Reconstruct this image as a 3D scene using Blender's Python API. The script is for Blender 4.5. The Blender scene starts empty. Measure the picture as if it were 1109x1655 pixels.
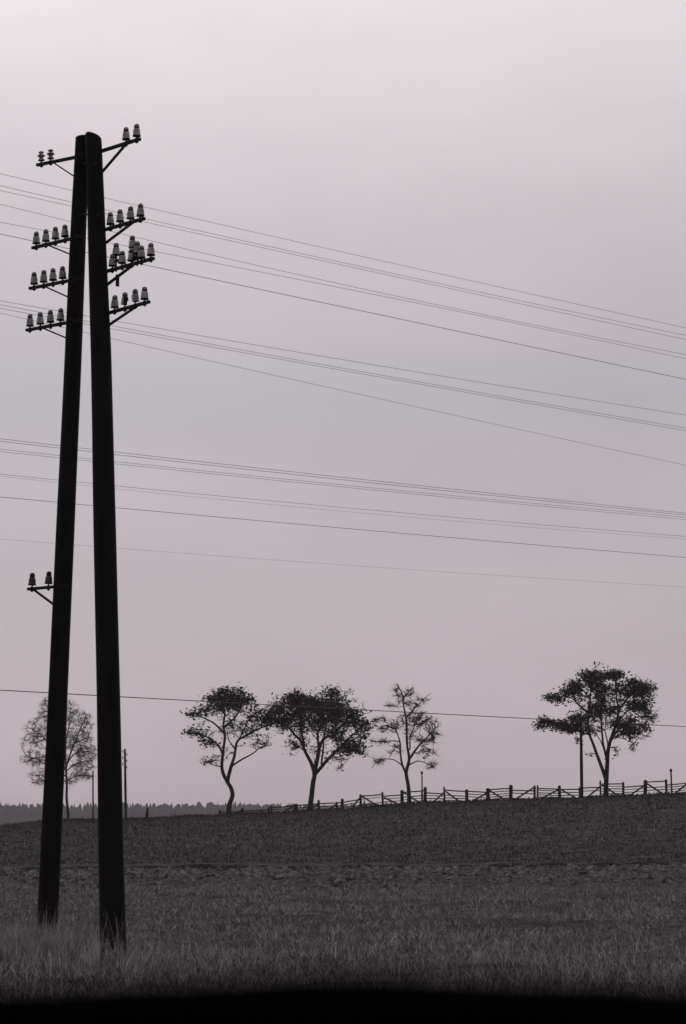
import bpy, math, random
import numpy as np
from mathutils import Vector, noise

random.seed(7); rng = np.random.default_rng(7)
scene = bpy.context.scene
COL = scene.collection
R = math.radians

# ------------------------------------------------------------------ camera
F = 100/36*1655                    # focal length in photo pixels
HORIZON = 1333.0                   # photo row of eye level
PITCH = math.atan((HORIZON-827.5)/F)
EYE = 1.6
cam_d = bpy.data.cameras.new('camera'); cam = bpy.data.objects.new('camera', cam_d); COL.objects.link(cam)
cam.location = (0, 0, EYE); cam.rotation_euler = (R(90)+PITCH, 0, 0)
cam_d.sensor_fit = 'VERTICAL'; cam_d.sensor_height = 36; cam_d.sensor_width = 24; cam_d.lens = 100
cam_d.clip_start = 0.1; cam_d.clip_end = 6000
cam_d.dof.use_dof = True; cam_d.dof.focus_distance = 55; cam_d.dof.aperture_fstop = 14.0
scene.camera = cam

# ------------------------------------------------------------------ sky, sun, exposure
SUN_EL, SUN_AZ = R(38), R(-22)     # high, ahead of the camera and to the left
w = bpy.data.worlds.new('World'); scene.world = w; w.use_nodes = True
nt = w.node_tree; nt.nodes.clear()
def N(t, **k):
    n = nt.nodes.new(t)
    for a, b in k.items(): setattr(n, a, b)
    return n
L = nt.links.new
sky = N('ShaderNodeTexSky', sky_type='NISHITA', sun_disc=False)
sky.sun_elevation = SUN_EL; sky.sun_rotation = SUN_AZ; sky.dust_density = 4; sky.air_density = 1.2
bw = N('ShaderNodeRGBToBW'); L(sky.outputs[0], bw.inputs[0])
tc = N('ShaderNodeTexCoord'); sep = N('ShaderNodeSeparateXYZ'); L(tc.outputs['Generated'], sep.inputs[0])
# an even veil of cloud: brightness by height above the horizon, broken up by soft cloud noise
ramp = N('ShaderNodeValToRGB'); L(sep.outputs['Z'], ramp.inputs[0])
el = ramp.color_ramp.elements
stops = [(0.0, (4.5, 3.85, 4.15)), (0.09, (4.15, 3.62, 3.9)), (0.15, (3.85, 3.5, 3.95)), (0.21, (4.95, 4.38, 4.68)),
         (0.285, (6.9, 6.25, 6.55)), (0.5, (7.5, 7.0, 7.3)), (1.0, (6.5, 6.2, 6.6))]
el[0].position = 0; el[1].position = 1
for s in stops[1:-1]: el.new(s[0])
for e, s in zip(el, stops): e.position = s[0]; e.color = (*s[1], 1)
nz = N('ShaderNodeTexNoise'); nz.inputs['Scale'].default_value = 7; nz.inputs['Detail'].default_value = 6; nz.inputs['Roughness'].default_value = .55
mp = N('ShaderNodeMapping'); mp.inputs['Scale'].default_value = (1, 1, 2.2); L(tc.outputs['Generated'], mp.inputs[0]); L(mp.outputs[0], nz.inputs[0])
mr = N('ShaderNodeMapRange'); mr.inputs[1].default_value = .3; mr.inputs[2].default_value = .7; mr.inputs[3].default_value = .93; mr.inputs[4].default_value = 1.07
L(nz.outputs[0], mr.inputs[0])
mul = N('ShaderNodeMixRGB', blend_type='MULTIPLY'); mul.inputs[0].default_value = 1
L(ramp.outputs[0], mul.inputs[1]); L(mr.outputs[0], mul.inputs[2])
# the half of the sky away from the veiled sun is darker
mb_ = N('ShaderNodeMapRange'); mb_.inputs[1].default_value = -.7; mb_.inputs[2].default_value = .8; mb_.inputs[3].default_value = .55; mb_.inputs[4].default_value = 1.0
L(sep.outputs['Y'], mb_.inputs[0])
mul2 = N('ShaderNodeMixRGB', blend_type='MULTIPLY'); mul2.inputs[0].default_value = 1; L(mul.outputs[0], mul2.inputs[1]); L(mb_.outputs[0], mul2.inputs[2])
mix = N('ShaderNodeMixRGB'); mix.inputs[0].default_value = .90
L(bw.outputs[0], mix.inputs[1]); L(mul2.outputs[0], mix.inputs[2])
bg = N('ShaderNodeBackground'); bg.inputs[1].default_value = .110; L(mix.outputs[0], bg.inputs[0])
wo = N('ShaderNodeOutputWorld'); L(bg.outputs[0], wo.inputs[0])

sl = bpy.data.lights.new('sun', 'SUN'); sl.energy = .5; sl.angle = R(14); sl.color = (1, .95, .93)
sun = bpy.data.objects.new('sun', sl); COL.objects.link(sun)
sd = Vector((math.sin(SUN_AZ)*math.cos(SUN_EL), math.cos(SUN_AZ)*math.cos(SUN_EL), math.sin(SUN_EL)))
sun.rotation_euler = sd.to_track_quat('Z', 'Y').to_euler(); sun.location = (-20, 10, 40)
scene.view_settings.view_transform = 'Standard'; scene.view_settings.look = 'None'
scene.view_settings.exposure = 0.0; scene.view_settings.gamma = 1
scene.cycles.volume_max_steps = 64

# ------------------------------------------------------------------ helpers
def ray(px, py):
    x = (px-554.5)/F; y = (827.5-py)/F
    return x, math.cos(PITCH)-y*math.sin(PITCH), math.sin(PITCH)+y*math.cos(PITCH)
def P(px, py, Y):
    a, b, c = ray(px, py); return Vector((a*Y/b, Y, EYE+c*Y/b))
def rise(py):
    a, b, c = ray(0, py); return c/b

def material(name, col, rough=.8, var=.35, scale=8, bump=0., stretch=(1, 1, 1), col2=None, detail=6, spec=.3, bscale=None):
    m = bpy.data.materials.new(name); m.use_nodes = True
    t = m.node_tree; b = t.nodes['Principled BSDF']
    b.inputs['Roughness'].default_value = rough; b.inputs['Specular IOR Level'].default_value = spec
    c = t.nodes.new('ShaderNodeTexCoord'); mpn = t.nodes.new('ShaderNodeMapping'); mpn.inputs['Scale'].default_value = stretch
    t.links.new(c.outputs['Object'], mpn.inputs[0])
    n = t.nodes.new('ShaderNodeTexNoise'); n.inputs['Scale'].default_value = scale; n.inputs['Detail'].default_value = detail
    n.inputs['Roughness'].default_value = .65
    t.links.new(mpn.outputs[0], n.inputs[0])
    r = t.nodes.new('ShaderNodeValToRGB'); t.links.new(n.outputs[0], r.inputs[0])
    r.color_ramp.elements[0].position = .32; r.color_ramp.elements[1].position = .68
    hi = col2 or tuple(min(1, v*(1+var)) for v in col)
    r.color_ramp.elements[0].color = (*[v*(1-var) for v in col], 1); r.color_ramp.elements[1].color = (*hi, 1)
    t.links.new(r.outputs[0], b.inputs['Base Color'])
    if bump:
        n2 = n
        if bscale:
            n2 = t.nodes.new('ShaderNodeTexNoise'); n2.inputs['Scale'].default_value = bscale; n2.inputs['Detail'].default_value = 8
            t.links.new(mpn.outputs[0], n2.inputs[0])
        bp = t.nodes.new('ShaderNodeBump'); bp.inputs['Strength'].default_value = 1; bp.inputs['Distance'].default_value = bump
        t.links.new(n2.outputs[0], bp.inputs['Height']); t.links.new(bp.outputs[0], b.inputs['Normal'])
    return m

M = dict(
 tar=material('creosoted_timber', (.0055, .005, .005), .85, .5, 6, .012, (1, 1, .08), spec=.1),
 iron=material('rusted_iron', (.007, .0065, .0065), .7, .4, 30, spec=.15),
 porcelain=material('weathered_porcelain', (.21, .20, .207), .3, .75, 26, spec=.5, stretch=(1, 1, .35)),
 brownglaze=material('brown_glazed_porcelain', (.022, .019, .02), .3, .4, 22, spec=.4),
 wire=material('weathered_wire', (.035, .033, .034), .6, .3, 20),
 bark=material('dark_bark', (.022, .020, .020), .95, .4, 5, .02, (1, 1, .3), spec=.1),
 twig=material('bare_twigs', (.030, .027, .027), .95, .3, 3, spec=.1),
 leaf=material('withered_leaves', (.020, .019, .018), .8, .45, 2.5, spec=.1),
 fence=material('grey_weathered_boards', (.030, .028, .028), .9, .4, 4, .01, (.3, .3, 3), spec=.1),
 forest=material('distant_conifers', (.035, .033, .034), 1, .3, .05, spec=0),
 clod=material('dry_clods', (.115, .106, .107), .95, .85, 7, .02, spec=.1),
 ledge=material('sooty_black_boards', (.0022, .002, .002), 1, .4, 6, spec=0),
)

class MB:
    def __init__(s): s.v = []; s.f = []; s.m = []
    def add(s, vs, fs, mi=0):
        o = len(s.v); s.v += [tuple(v) for v in vs]; s.f += [tuple(i+o for i in f) for f in fs]; s.m += [mi]*len(fs)
    def tube(s, pts, rad, n=8, mi=0, cap=True, wob=0.):
        pts = [Vector(p) for p in pts]; vs = []; fs = []
        if not hasattr(rad, '__len__'): rad = [rad]*len(pts)
        up = Vector((.31, .92, .23))
        for i, p in enumerate(pts):
            d = (pts[min(i+1, len(pts)-1)]-pts[max(i-1, 0)]).normalized()
            a = d.cross(up).normalized(); b = d.cross(a)
            for k in range(n):
                t = 2*math.pi*k/n
                rr = rad[i]*(1+wob*(noise.noise((math.cos(t)*2.2, math.sin(t)*2.2, p.z*.5))))
                vs.append(p+a*math.cos(t)*rr+b*math.sin(t)*rr)
        for i in range(len(pts)-1):
            for k in range(n):
                q = (k+1) % n; fs.append((i*n+k, i*n+q, (i+1)*n+q, (i+1)*n+k))
        if cap: fs += [tuple(range(n))[::-1], tuple(range((len(pts)-1)*n, len(pts)*n))]
        s.add(vs, fs, mi)
    def bar(s, p0, p1, w, h, up=(0, 0, 1), mi=0):
        p0 = Vector(p0); p1 = Vector(p1); d = (p1-p0).normalized(); a = d.cross(Vector(up)).normalized(); b = a.cross(d)
        vs = [p+a*i*w/2+b*j*h/2 for p in (p0, p1) for i, j in ((-1, -1), (1, -1), (1, 1), (-1, 1))]
        s.add(vs, [(3, 2, 1, 0), (4, 5, 6, 7), (0, 1, 5, 4), (1, 2, 6, 5), (2, 3, 7, 6), (3, 0, 4, 7)], mi)
    def lathe(s, o, prof, n=16, mi=0, skip=None):
        o = Vector(o); vs = []; fs = []
        for r, z in prof:
            for k in range(n):
                t = 2*math.pi*k/n; vs.append(o+Vector((r*math.cos(t), r*math.sin(t), z)))
        for i in range(len(prof)-1):
            for k in range(n):
                if skip and skip(k/n, (prof[i][1]+prof[i+1][1])/2): continue
                q = (k+1) % n; fs.append((i*n+k, i*n+q, (i+1)*n+q, (i+1)*n+k))
        s.add(vs, fs, mi)
    def build(s, name, mats, parent=None, smooth=False, off=None):
        me = bpy.data.meshes.new(name)
        off = Vector(off) if off is not None else (world_loc(parent) if parent else Vector((0, 0, 0)))
        v = np.array(s.v, dtype=np.float32)-np.array(off, dtype=np.float32)
        me.from_pydata(v.tolist(), [], s.f)
        for m in (mats if isinstance(mats, list) else [mats]): me.materials.append(m)
        me.polygons.foreach_set('material_index', s.m)
        if smooth: me.polygons.foreach_set('use_smooth', [True]*len(s.f))
        me.update()
        o = bpy.data.objects.new(name, me); COL.objects.link(o)
        if parent: o.parent = parent
        else: o.location = off
        return o
def world_loc(o):
    p = Vector((0, 0, 0))
    while o: p = p+o.location; o = o.parent
    return p
def tag(o, label=None, cat=None, group=None, kind=None):
    if label: o['label'] = label
    if cat: o['category'] = cat
    if group: o['group'] = group
    if kind: o['kind'] = kind
    return o
def empty(name, loc, **k):
    o = bpy.data.objects.new(name, None); COL.objects.link(o); o.location = loc; o.empty_display_size = .3
    return tag(o, **k)
def quick(name, v, f, mat, smooth=False):
    """large numpy mesh: v (n,3), f (m,3 or 4)"""
    me = bpy.data.meshes.new(name); v = np.asarray(v, np.float32); f = np.asarray(f, np.int32); k = f.shape[1]
    me.vertices.add(len(v)); me.vertices.foreach_set('co', v.ravel())
    me.loops.add(f.size); me.loops.foreach_set('vertex_index', f.ravel())
    me.polygons.add(len(f)); me.polygons.foreach_set('loop_start', np.arange(0, f.size, k, dtype=np.int32))
    me.update(calc_edges=True); me.validate()
    if smooth: me.polygons.foreach_set('use_smooth', [True]*len(me.polygons))
    me.materials.append(mat)
    o = bpy.data.objects.new(name, me); COL.objects.link(o); return o

# ------------------------------------------------------------------ ground
CREST_Y = 178.0
CP = [(-700, 1350), (0, 1339), (40, 1336), (75, 1330), (200, 1328), (300, 1324), (355, 1321), (440, 1318), (500, 1315), (560, 1311),
      (620, 1306), (700, 1300), (800, 1297), (905, 1294), (1000, 1290), (1109, 1286), (1900, 1268)]
cx = np.array([(p[0]-554.5)/F*CREST_Y for p in CP]); cz = np.array([P(0, p[1], CREST_Y).z for p in CP])
def sstep(t): t = np.clip(t, 0, 1); return t*t*(3-2*t)
def ditch_y(x): return 105+.47*np.clip(x, -25, 25)+.35*np.sin(np.asarray(x)*.55)+.22*np.sin(np.asarray(x)*1.7+1)+.12*np.sin(np.asarray(x)*4.1)
PX0 = P(76, 1333, 32.3).x
def zg(x, y):
    x = np.asarray(x, float); y = np.asarray(y, float)
    c = np.interp(x, cx, cz)
    z = np.where(y < 185, c*sstep((y-113)/(174-113)), c*(1-sstep((y-190)/110)))
    d = y-ditch_y(x)
    far = np.abs(x) > 60
    prof = np.interp(d, [-3, -1.5, -.7, 0, .25, .5, 5], [0, .02, -.16, -.24, .16, .18, .12])*(1-sstep((d-4)/20))
    z = z+prof*(.75+.4*np.sin(x*.8+2)*np.sin(x*.37)+.15*np.sin(x*3.3))
    z = z+.12*np.exp(-((x-PX0)**2+(y-32.2)**2)/1.6)
    z = z+.05*np.sin(x*.9+y*.35)*np.sin(y*.21-x*.3)*np.exp(-((y-50)/50)**2)
    return z
ys = np.concatenate([np.arange(-20, 24, 2.), np.arange(24, 60, .35), np.arange(60, 96, .8), np.arange(96, 114, .3), np.arange(114, 190, 1.), np.geomspace(190, 2150, 60)])
ss = np.sinh(np.linspace(-4.2, 4.2, 181)); ss /= ss.max()
X = ss[None, :]*(90+ys[:, None]*.62); Yg = np.repeat(ys[:, None], len(ss), 1)
# rows follow the slant of the ditch around it
k = np.exp(-((Yg-105)/45)**2); Yg = Yg+.47*np.clip(X, -25, 25)*k
Z = zg(X, Yg)
for i in range(Z.shape[0]):
    if 20 < ys[i] < 130:
        for j in range(Z.shape[1]):
            dq = Yg[i, j]-float(ditch_y(X[i, j]))
            if abs(X[i, j]) < 30 and not -5 < dq < 3:
                Z[i, j] += .07*noise.fractal((X[i, j]*.9, Yg[i, j]*.9, 3.), 1., 2., 4)*(1.6 if 68 < Yg[i, j] < 100 else 1)
V = np.stack([X, Yg, Z], -1).reshape(-1, 3); nx = len(ss)
ii, jj = np.meshgrid(np.arange(len(ys)-1), np.arange(nx-1), indexing='ij'); a = (ii*nx+jj).ravel()
Fq = np.stack([a, a+1, a+nx+1, a+nx], 1)
gm = bpy.data.materials.new('rough_grassland'); gm.use_nodes = True; t = gm.node_tree; b = t.nodes['Principled BSDF']
b.inputs['Roughness'].default_value = 1; b.inputs['Specular IOR Level'].default_value = .05
def gn(scale, stretch, det=8):
    c = t.nodes.new('ShaderNodeTexCoord'); m_ = t.nodes.new('ShaderNodeMapping'); m_.inputs['Scale'].default_value = stretch
    n = t.nodes.new('ShaderNodeTexNoise'); n.inputs['Scale'].default_value = scale; n.inputs['Detail'].default_value = det; n.inputs['Roughness'].default_value = .7
    t.links.new(c.outputs['Object'], m_.inputs[0]); t.links.new(m_.outputs[0], n.inputs[0]); return n
n1 = gn(2.4, (1, .6, 1), 12); n2 = gn(.06, (.35, 1.5, 1)); n3 = gn(12, (1, .25, 1))
r1 = t.nodes.new('ShaderNodeValToRGB'); t.links.new(n1.outputs[0], r1.inputs[0])
r1.color_ramp.elements[0].position = .36; r1.color_ramp.elements[0].color = (.022, .020, .020, 1)
r1.color_ramp.elements[1].position = .66; r1.color_ramp.elements[1].color = (.125, .115, .116, 1)
r2 = t.nodes.new('ShaderNodeValToRGB'); t.links.new(n2.outputs[0], r2.inputs[0])
r2.color_ramp.elements[0].position = .35; r2.color_ramp.elements[0].color = (.5, .5, .5, 1); r2.color_ramp.elements[1].position = .65; r2.color_ramp.elements[1].color = (1, 1, 1, 1)
mm = t.nodes.new('ShaderNodeMixRGB'); mm.blend_type = 'MULTIPLY'; mm.inputs[0].default_value = 1
t.links.new(r1.outputs[0], mm.inputs[1]); t.links.new(r2.outputs[0], mm.inputs[2]); t.links.new(mm.outputs[0], b.inputs['Base Color'])
bp = t.nodes.new('ShaderNodeBump'); bp.inputs['Distance'].default_value = .12; bp.inputs['Strength'].default_value = 1
t.links.new(n3.outputs[0], bp.inputs['Height']); t.links.new(bp.outputs[0], b.inputs['Normal'])
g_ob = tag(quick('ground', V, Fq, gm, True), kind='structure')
mud_shade = material('ditch_mud_painted_shade', (.018, .017, .017), .95, .5, 3, .03, spec=.05); g_ob.data.materials.append(mud_shade)  # ditch soil painted darker, its colour also carrying the shade inside the ditch
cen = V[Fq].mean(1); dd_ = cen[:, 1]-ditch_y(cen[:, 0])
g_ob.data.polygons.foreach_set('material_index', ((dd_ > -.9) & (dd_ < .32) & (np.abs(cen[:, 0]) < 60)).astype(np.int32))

def blades(name, n, yr, hr, wid, mat, xw=.135, place=None, lean=.5, dens=None):
    """n grass blades, each two tapering quads, standing on the ground"""
    if place is None:
        y = yr[0]+(yr[1]-yr[0])*rng.random(n)**(dens or 1.3); x = (rng.random(n)*2-1)*(y*xw+1.2)
        # gather into tufts
        x = x+.12*np.sin(y*7+x*3); y = y+.12*np.sin(x*9)
    else: x, y = place
    if dens is not None or place is None:      # bare and thin patches
        pn = np.sin(x*1.7+np.sin(y*.9)*1.6)*np.sin(y*1.1+np.sin(x*.8)*2)+.6*np.sin(x*4.3+y*2.2)*np.sin(y*3.1-x*1.9)
        keep = rng.random(len(x)) < np.clip(.62+.55*pn, .10, 1); x = x[keep]; y = y[keep]
    n = len(x)
    h = hr[0]+(hr[1]-hr[0])*rng.random(n)**2; 
    patch = .65+.7*(.5+.5*np.sin(x*1.3+np.sin(y*.8)*2)*np.sin(y*.5+x*.4)); h = h*patch
    z = zg(x, y)-.03; a = rng.random(n)*2*math.pi; la = rng.random(n)*2*math.pi; l = h*lean*rng.random(n)
    dx, dy = np.cos(a), np.sin(a)*.5; wv = wid*(.6+.8*rng.random(n))*(1+(y-30)/60)
    lx, ly = np.cos(la)*l, np.sin(la)*l
    def row(t, ww): return np.stack([x+lx*t*t-dx*ww, y+ly*t*t-dy*ww, z+h*t], 1), np.stack([x+lx*t*t+dx*ww, y+ly*t*t+dy*ww, z+h*t*(1)], 1)
    A0, A1 = row(0, wv); B0, B1 = row(.55, wv*.8); C0, C1 = row(1., wv*.15)
    vv = np.stack([A0, A1, B0, B1, C0, C1], 1).reshape(-1, 3); o = np.arange(n)*6
    ff = np.concatenate([np.stack([o, o+1, o+3, o+2], 1), np.stack([o+2, o+3, o+5, o+4], 1)])
    return quick(name, vv, ff, mat)
gA = material('dry_grass', (.11, .10, .10), .9, .75, 4, spec=.05, col2=(.62, .58, .585))
gB = material('dark_grass', (.035, .032, .032), .9, .6, 4, spec=.05)
tag(blades('grass', 230000, (26, 75), (.03, .15), .0035, gA, lean=1.5), 'matted dry grass covering the rough foreground', 'grass', kind='stuff')
tag(blades('dark_grass', 60000, (26, 75), (.03, .15), .004, gB, lean=1.5), 'darker short grass between the dry blades of the foreground', 'grass', kind='stuff')
# taller weeds that hide the feet of the poles
n = 5000; wx = np.concatenate([rng.normal(P(80, 1333, 31.6).x, .42, n), rng.normal(P(184, 1333, 30.5).x, .38, n//8), (rng.random(3500)*2-1)*4.2])
wy = np.concatenate([rng.normal(31.5, .22, n), rng.normal(30.35, .25, n//8), 25.5+11*rng.random(3500)])
tag(blades('tall_weeds', 0, None, (.08, .36), .0035, gA, place=(wx, wy), lean=1.1), 'tall dry weeds growing round the feet of the double pole', 'weeds', kind='stuff')
wx2 = np.concatenate([rng.normal(P(80, 1333, 31.4).x, .5, 1300), rng.normal(P(184, 1333, 30.3).x, .5, 450)]); wy2 = np.concatenate([rng.normal(31.3, .3, 1300), rng.normal(30.1, .25, 450)])
tag(blades('seed_stalks', 0, None, (.12, .55), .0022, gA, place=(wx2, wy2), lean=.45), 'thin tall seed stalks in front of the feet of the double pole', 'weeds', kind='stuff')
sy = 112+64*rng.random(60000)**.8; sx = (rng.random(60000)*2-1)*(sy*.125+1)
tag(blades('stubble', 0, None, (.04, .17), .014, material('stubble_grass', (.05, .046, .046), .95, .85, 1.3, spec=.05, col2=(.15, .14, .14)), place=(sx, sy), lean=.8), 'short dark stubble over the rising field below the fence', 'grass', kind='stuff')
n = 26000; ex = (rng.random(n)*2-1)*26; ey = CREST_Y-3+6*rng.random(n)
tag(blades('field_grass', 0, None, (.05, .30), .012, gB, place=(ex, ey)), 'short dark grass fringing the crest of the field', 'grass', kind='stuff')

# clods along the near side of the ditch
mb = MB()
for i in range(2600):
    dd = random.random()**1.6*34; x = random.uniform(-14.5, 14.5); y = float(ditch_y(x))-1.6-dd
    s_ = random.choice((.05, .08, .11, .19))*random.uniform(.7, 1.3)*(1.2-dd/60)*min(1, .35+dd/10); z = float(zg(x, y))
    n_ = 6; vs = []; 
    for lv, (rr, zz) in enumerate(((1, -.3), (1.05, .35), (.55, 1.0))):
        for k_ in range(n_):
            tt = 2*math.pi*k_/n_+lv*.4; q = s_*rr*random.uniform(.7, 1.25)
            vs.append((x+math.cos(tt)*q, y+math.sin(tt)*q, z+s_*zz*random.uniform(.4, 1.1)))
    fs = [(l*n_+k_, l*n_+(k_+1) % n_, (l+1)*n_+(k_+1) % n_, (l+1)*n_+k_) for l in range(2) for k_ in range(n_)]+[tuple(range(2*n_, 3*n_))]
    mb.add(vs, fs)
tag(mb.build('clods', M['clod']), 'rough strip of clods and stones below the dark ditch line', 'clods', kind='stuff')

# ------------------------------------------------------------------ far forest
mb = MB()
for row, (Y0, n_) in enumerate(((1480, 800), (1500, 800))):
    for i in range(n_):
        x = -420+(i+random.random())*880/n_; y = Y0+random.uniform(-8, 8)
        h = 13.0+1.3*noise.noise((x*.03, row, 0))*1.3+random.uniform(-1.1, 1.2)+(random.random() > .93)*random.uniform(0, 1.6)
        rr = random.uniform(1.0, 1.9); n6 = 6
        if random.random() < .6: prof = [(rr*.9, 0), (rr, h*.35), (rr*.75, h*.7), (rr*.3, h*.92), (.08, h)]
        else: prof = [(rr, 0), (rr*1.3, h*.4), (rr*1.25, h*.75), (rr*.8, h*.9), (.1, h*.96)]
        pr = [(a_*random.uniform(.85, 1.15), b_) for a_, b_ in prof]
        mb.lathe((x, y, -1.), pr, n6)
tag(mb.build('far_forest', M['forest']), 'hazy band of distant forest along the left horizon', 'forest', kind='stuff')

# ------------------------------------------------------------------ the double telegraph pole
def leg_point(path, py):
    pys = [p[1] for p in path][::-1]; return float(np.interp(py, pys, [p[0] for p in path][::-1])), float(np.interp(py, pys, [p[2] for p in path][::-1])), float(np.interp(py, pys, [p[3] for p in path][::-1]))
# (px, py, half width px, distance)
LEFT = [(75.5, 1530, 17, 32.30), (83.2, 1360, 16.4, 32.22), (92.7, 1140, 15.9, 32.10), (104.8, 880, 14.9, 31.98), (118.7, 570, 13.9, 31.85), (128, 340, 13.0, 31.76), (134, 222, 12.3, 31.72)]
RIGHT = [(185, 1600, 21.5, 30.90), (183, 1500, 21, 30.93), (179.4, 1360, 20, 30.98), (175.3, 1140, 19.3, 31.08), (170.2, 880, 18.2, 31.18), (163.4, 570, 16.8, 31.30), (158.3, 430, 15.3, 31.36), (154.5, 320, 14.4, 31.40), (151, 219, 13.5, 31.43)]
base = P(130, 1333, 31.6); base.z = 0
pole = empty('double_telegraph_pole', base, label='tall black double timber telegraph pole carrying iron arms of insulators in the left foreground', cat='telegraph pole')
def leg(path, top, slant=0):
    mb = MB(); pts = []; rr = []
    a = path[0]; b_ = path[1]
    p0, p1 = P(a[0], a[1], a[3]), P(b_[0], b_[1], b_[3]); d = (p0-p1).normalized()
    pts.append(p0+d*(max(0, (p0.z+.5))/max(.1, -d.z))); rr.append(a[2]/F*a[3]*1.02)
    py = path[0][1]
    while py > path[-1][1]:
        x, hw, Y = leg_point(path, py); pts.append(P(x, py, Y)); rr.append(hw/F*Y); py -= 22
    x, hw, Y = leg_point(path, path[-1][1]); q = P(x, path[-1][1], Y)
    if (pts[-1]-q).length < .05: pts.pop(); rr.pop()
    pts.append(q); rr.append(hw/F*Y)
    for dz, f in top: pts.append(q+Vector((0, 0, dz))); rr.append(rr[-1] if f > 1 else hw/F*Y*f)
    mb.tube(pts, rr, 28, wob=.05)
    if slant:            # the top is sawn off at an angle
        for i, v in enumerate(mb.v):
            if v[2] > q.z-.02: mb.v[i] = (v[0], v[1], v[2]-slant*(v[0]-q.x+.03))
    return mb
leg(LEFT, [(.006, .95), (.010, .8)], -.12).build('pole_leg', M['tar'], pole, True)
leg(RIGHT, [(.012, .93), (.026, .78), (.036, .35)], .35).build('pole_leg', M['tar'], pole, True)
mb = MB()
for py in (262, 345):
    a = P(*(leg_point(LEFT, py)[0]-10, py), 31.9); b_ = P(leg_point(RIGHT, py)[0]+6, py+3, 31.22)
    mb = MB(); mb.tube([a, b_], .011, 8); mb.build('tie_bolt', M['iron'], pole)

# insulator meshes, standing at their own base (z=0 = rim of the bell)
def ins_mesh(kind, s=1.0):
    mb = MB()
    if kind == 'disc':
        prof = [(.010, .03), (.030, .004), (.036, .0), (.040, .006), (.030, .022), (.021, .030), (.024, .040), (.043, .052), (.046, .060), (.034, .072), (.021, .078), (.021, .086), (.031, .092), (.031, .102), (.022, .110), (0.0001, .113)]
        mb.lathe((0, 0, 0), [(r*s, z*s) for r, z in prof], 20, 0)
    else:
        prof = [(.010, .075), (.026, .06), (.034, .004), (.040, -.001), (.0435, .003), (.044, .014), (.042, .022), (.041, .045), (.038, .072), (.034, .086), (.026, .091), (.0235, .096), (.0235, .101), (.0300, .106), (.0305, .116), (.0285, .127), (.021, .138), (.010, .143), (.0001, .144)]
        sk = None
        if kind == 'broken':
            sk = lambda u, z: (z < .085 and .0 < (u+.30) % 1 < .33) or (z < .045 and .3 < (u+.3) % 1 < .55) or (z < .03 and .55 < (u+.3) % 1 < .8)
            mb.lathe((0, 0, 0), [(.024*s, .0), (.026*s, .03*s), (.024*s, .09*s)], 14, 1)
        mb.lathe((0, 0, 0), [(r*s, z*s) for r, z in prof], 24, 0, sk)
        if not sk: mb.lathe((0, 0, 0), [(r*s, z*s) for r, z in [(.034, -.002), (.0455, -.001), (.0462, .009), (.044, .0115)]], 24, 1)   # dark band added along the lower rim
        mb.lathe((0, 0, 0), [(r*s, z*s) for r, z in [(.0236, .089), (.030, .092), (.0305, .103), (.0236, .1055)]], 16, 1)   # dark ring like a tie wire, added to darken the groove
    mb.lathe((0, 0, 0), [(.0001, .06), (.0085, .06), (.0085, -.016), (.017, -.018), (.017, -.026), (.011, -.028), (.011, -.052), (.0001, -.052)], 10, 1)   # iron pin
    mb.lathe((0, 0, 0), [(.0001, -.050), (.021, -.052), (.021, -.068), (.011, -.069), (.009, -.078), (.0001, -.078)], 6, 1)   # nut below the bar
    return mb
_ins = {}
def insulator(kind, arm, top_z, pos, mat='porcelain', label=None, s=1.0):
    key = (kind, mat, s)
    if key not in _ins:
        o = ins_mesh(kind, s).build('insulator', [M[mat], M['iron']], None, True); _ins[key] = o; first = True
    else: o = _ins[key].copy(); COL.objects.link(o); first = False
    o.parent = arm; o.location = pos-world_loc(arm); o.rotation_euler = (random.uniform(-.03, .03), random.uniform(-.03, .03), random.uniform(0, 6.28))
    if kind == 'broken': o.rotation_euler = (0, 0, 0 if s < 1.02 else 2.2)
    if label: o['label'] = label
    elif 'label' in o: del o['label']
    return o
def arm(p_leg, p_end, legpath, ins, brace, bw=.038, bh=.032, br=.012, brw=None, overhang=1.6):
    """p_leg, p_end: bar centre where it meets the leg and at its tip; level in the world"""
    Y0 = leg_point(legpath, p_leg[1])[2]; S = P(*p_leg, Y0); E = P(*p_end, Y0*rise(p_leg[1])/rise(p_end[1])); E.z = S.z
    d = (E-S).normalized(); S2 = S-d*.22
    a = empty('x', (0, 0, 0)); bpy.data.objects.remove(a)
    mb = MB(); mb.bar(S2, E+d*.015, bw, bh)
    mb.bar(S-d*.10+Vector((0, 0, -.04)), S-d*.10+Vector((0, 0, .04)), .09, .06, up=(1, 0, 0))
    o = mb.build('crossarm', M['iron'], pole)
    def on(px):       # point of the bar seen in column px
        tt = (px-p_leg[0])/(p_end[0]-p_leg[0]); ra, rb = 1/S.y, 1/E.y
        # columns are linear in x/y, solve exactly
        cxx = (px-554.5)/F
        k_ = ray(px, p_leg[1]+(p_end[1]-p_leg[1])*tt); q = k_[0]/k_[1]
        u = (q*S.y-S.x)/((E.x-S.x)-q*(E.y-S.y)); return S+(E-S)*u
    for it in ins:
        px, kind = it[0], it[1]; mat = it[2] if len(it) > 2 else 'porcelain'
        insulator(kind, o, 0, on(px)+Vector((0, 0, .040)), mat, it[3] if len(it) > 3 else None, it[4] if len(it) > 4 else 1.0)
    if brace:
        (bx, by), (lx, ly) = brace
        A = on(bx)+Vector((0, 0, -.014)); B = P(lx, ly, leg_point(legpath, ly)[2]); dd = (B-A).normalized()
        m2 = MB()
        if brw: m2.bar(A-dd*.03, B+dd*.12, .012, brw, up=(0, 0, 1))
        else: m2.tube([A-dd*.02, B+dd*.12], br, 8)
        m2.build('brace', M['iron'], o)
    return o, on
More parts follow.
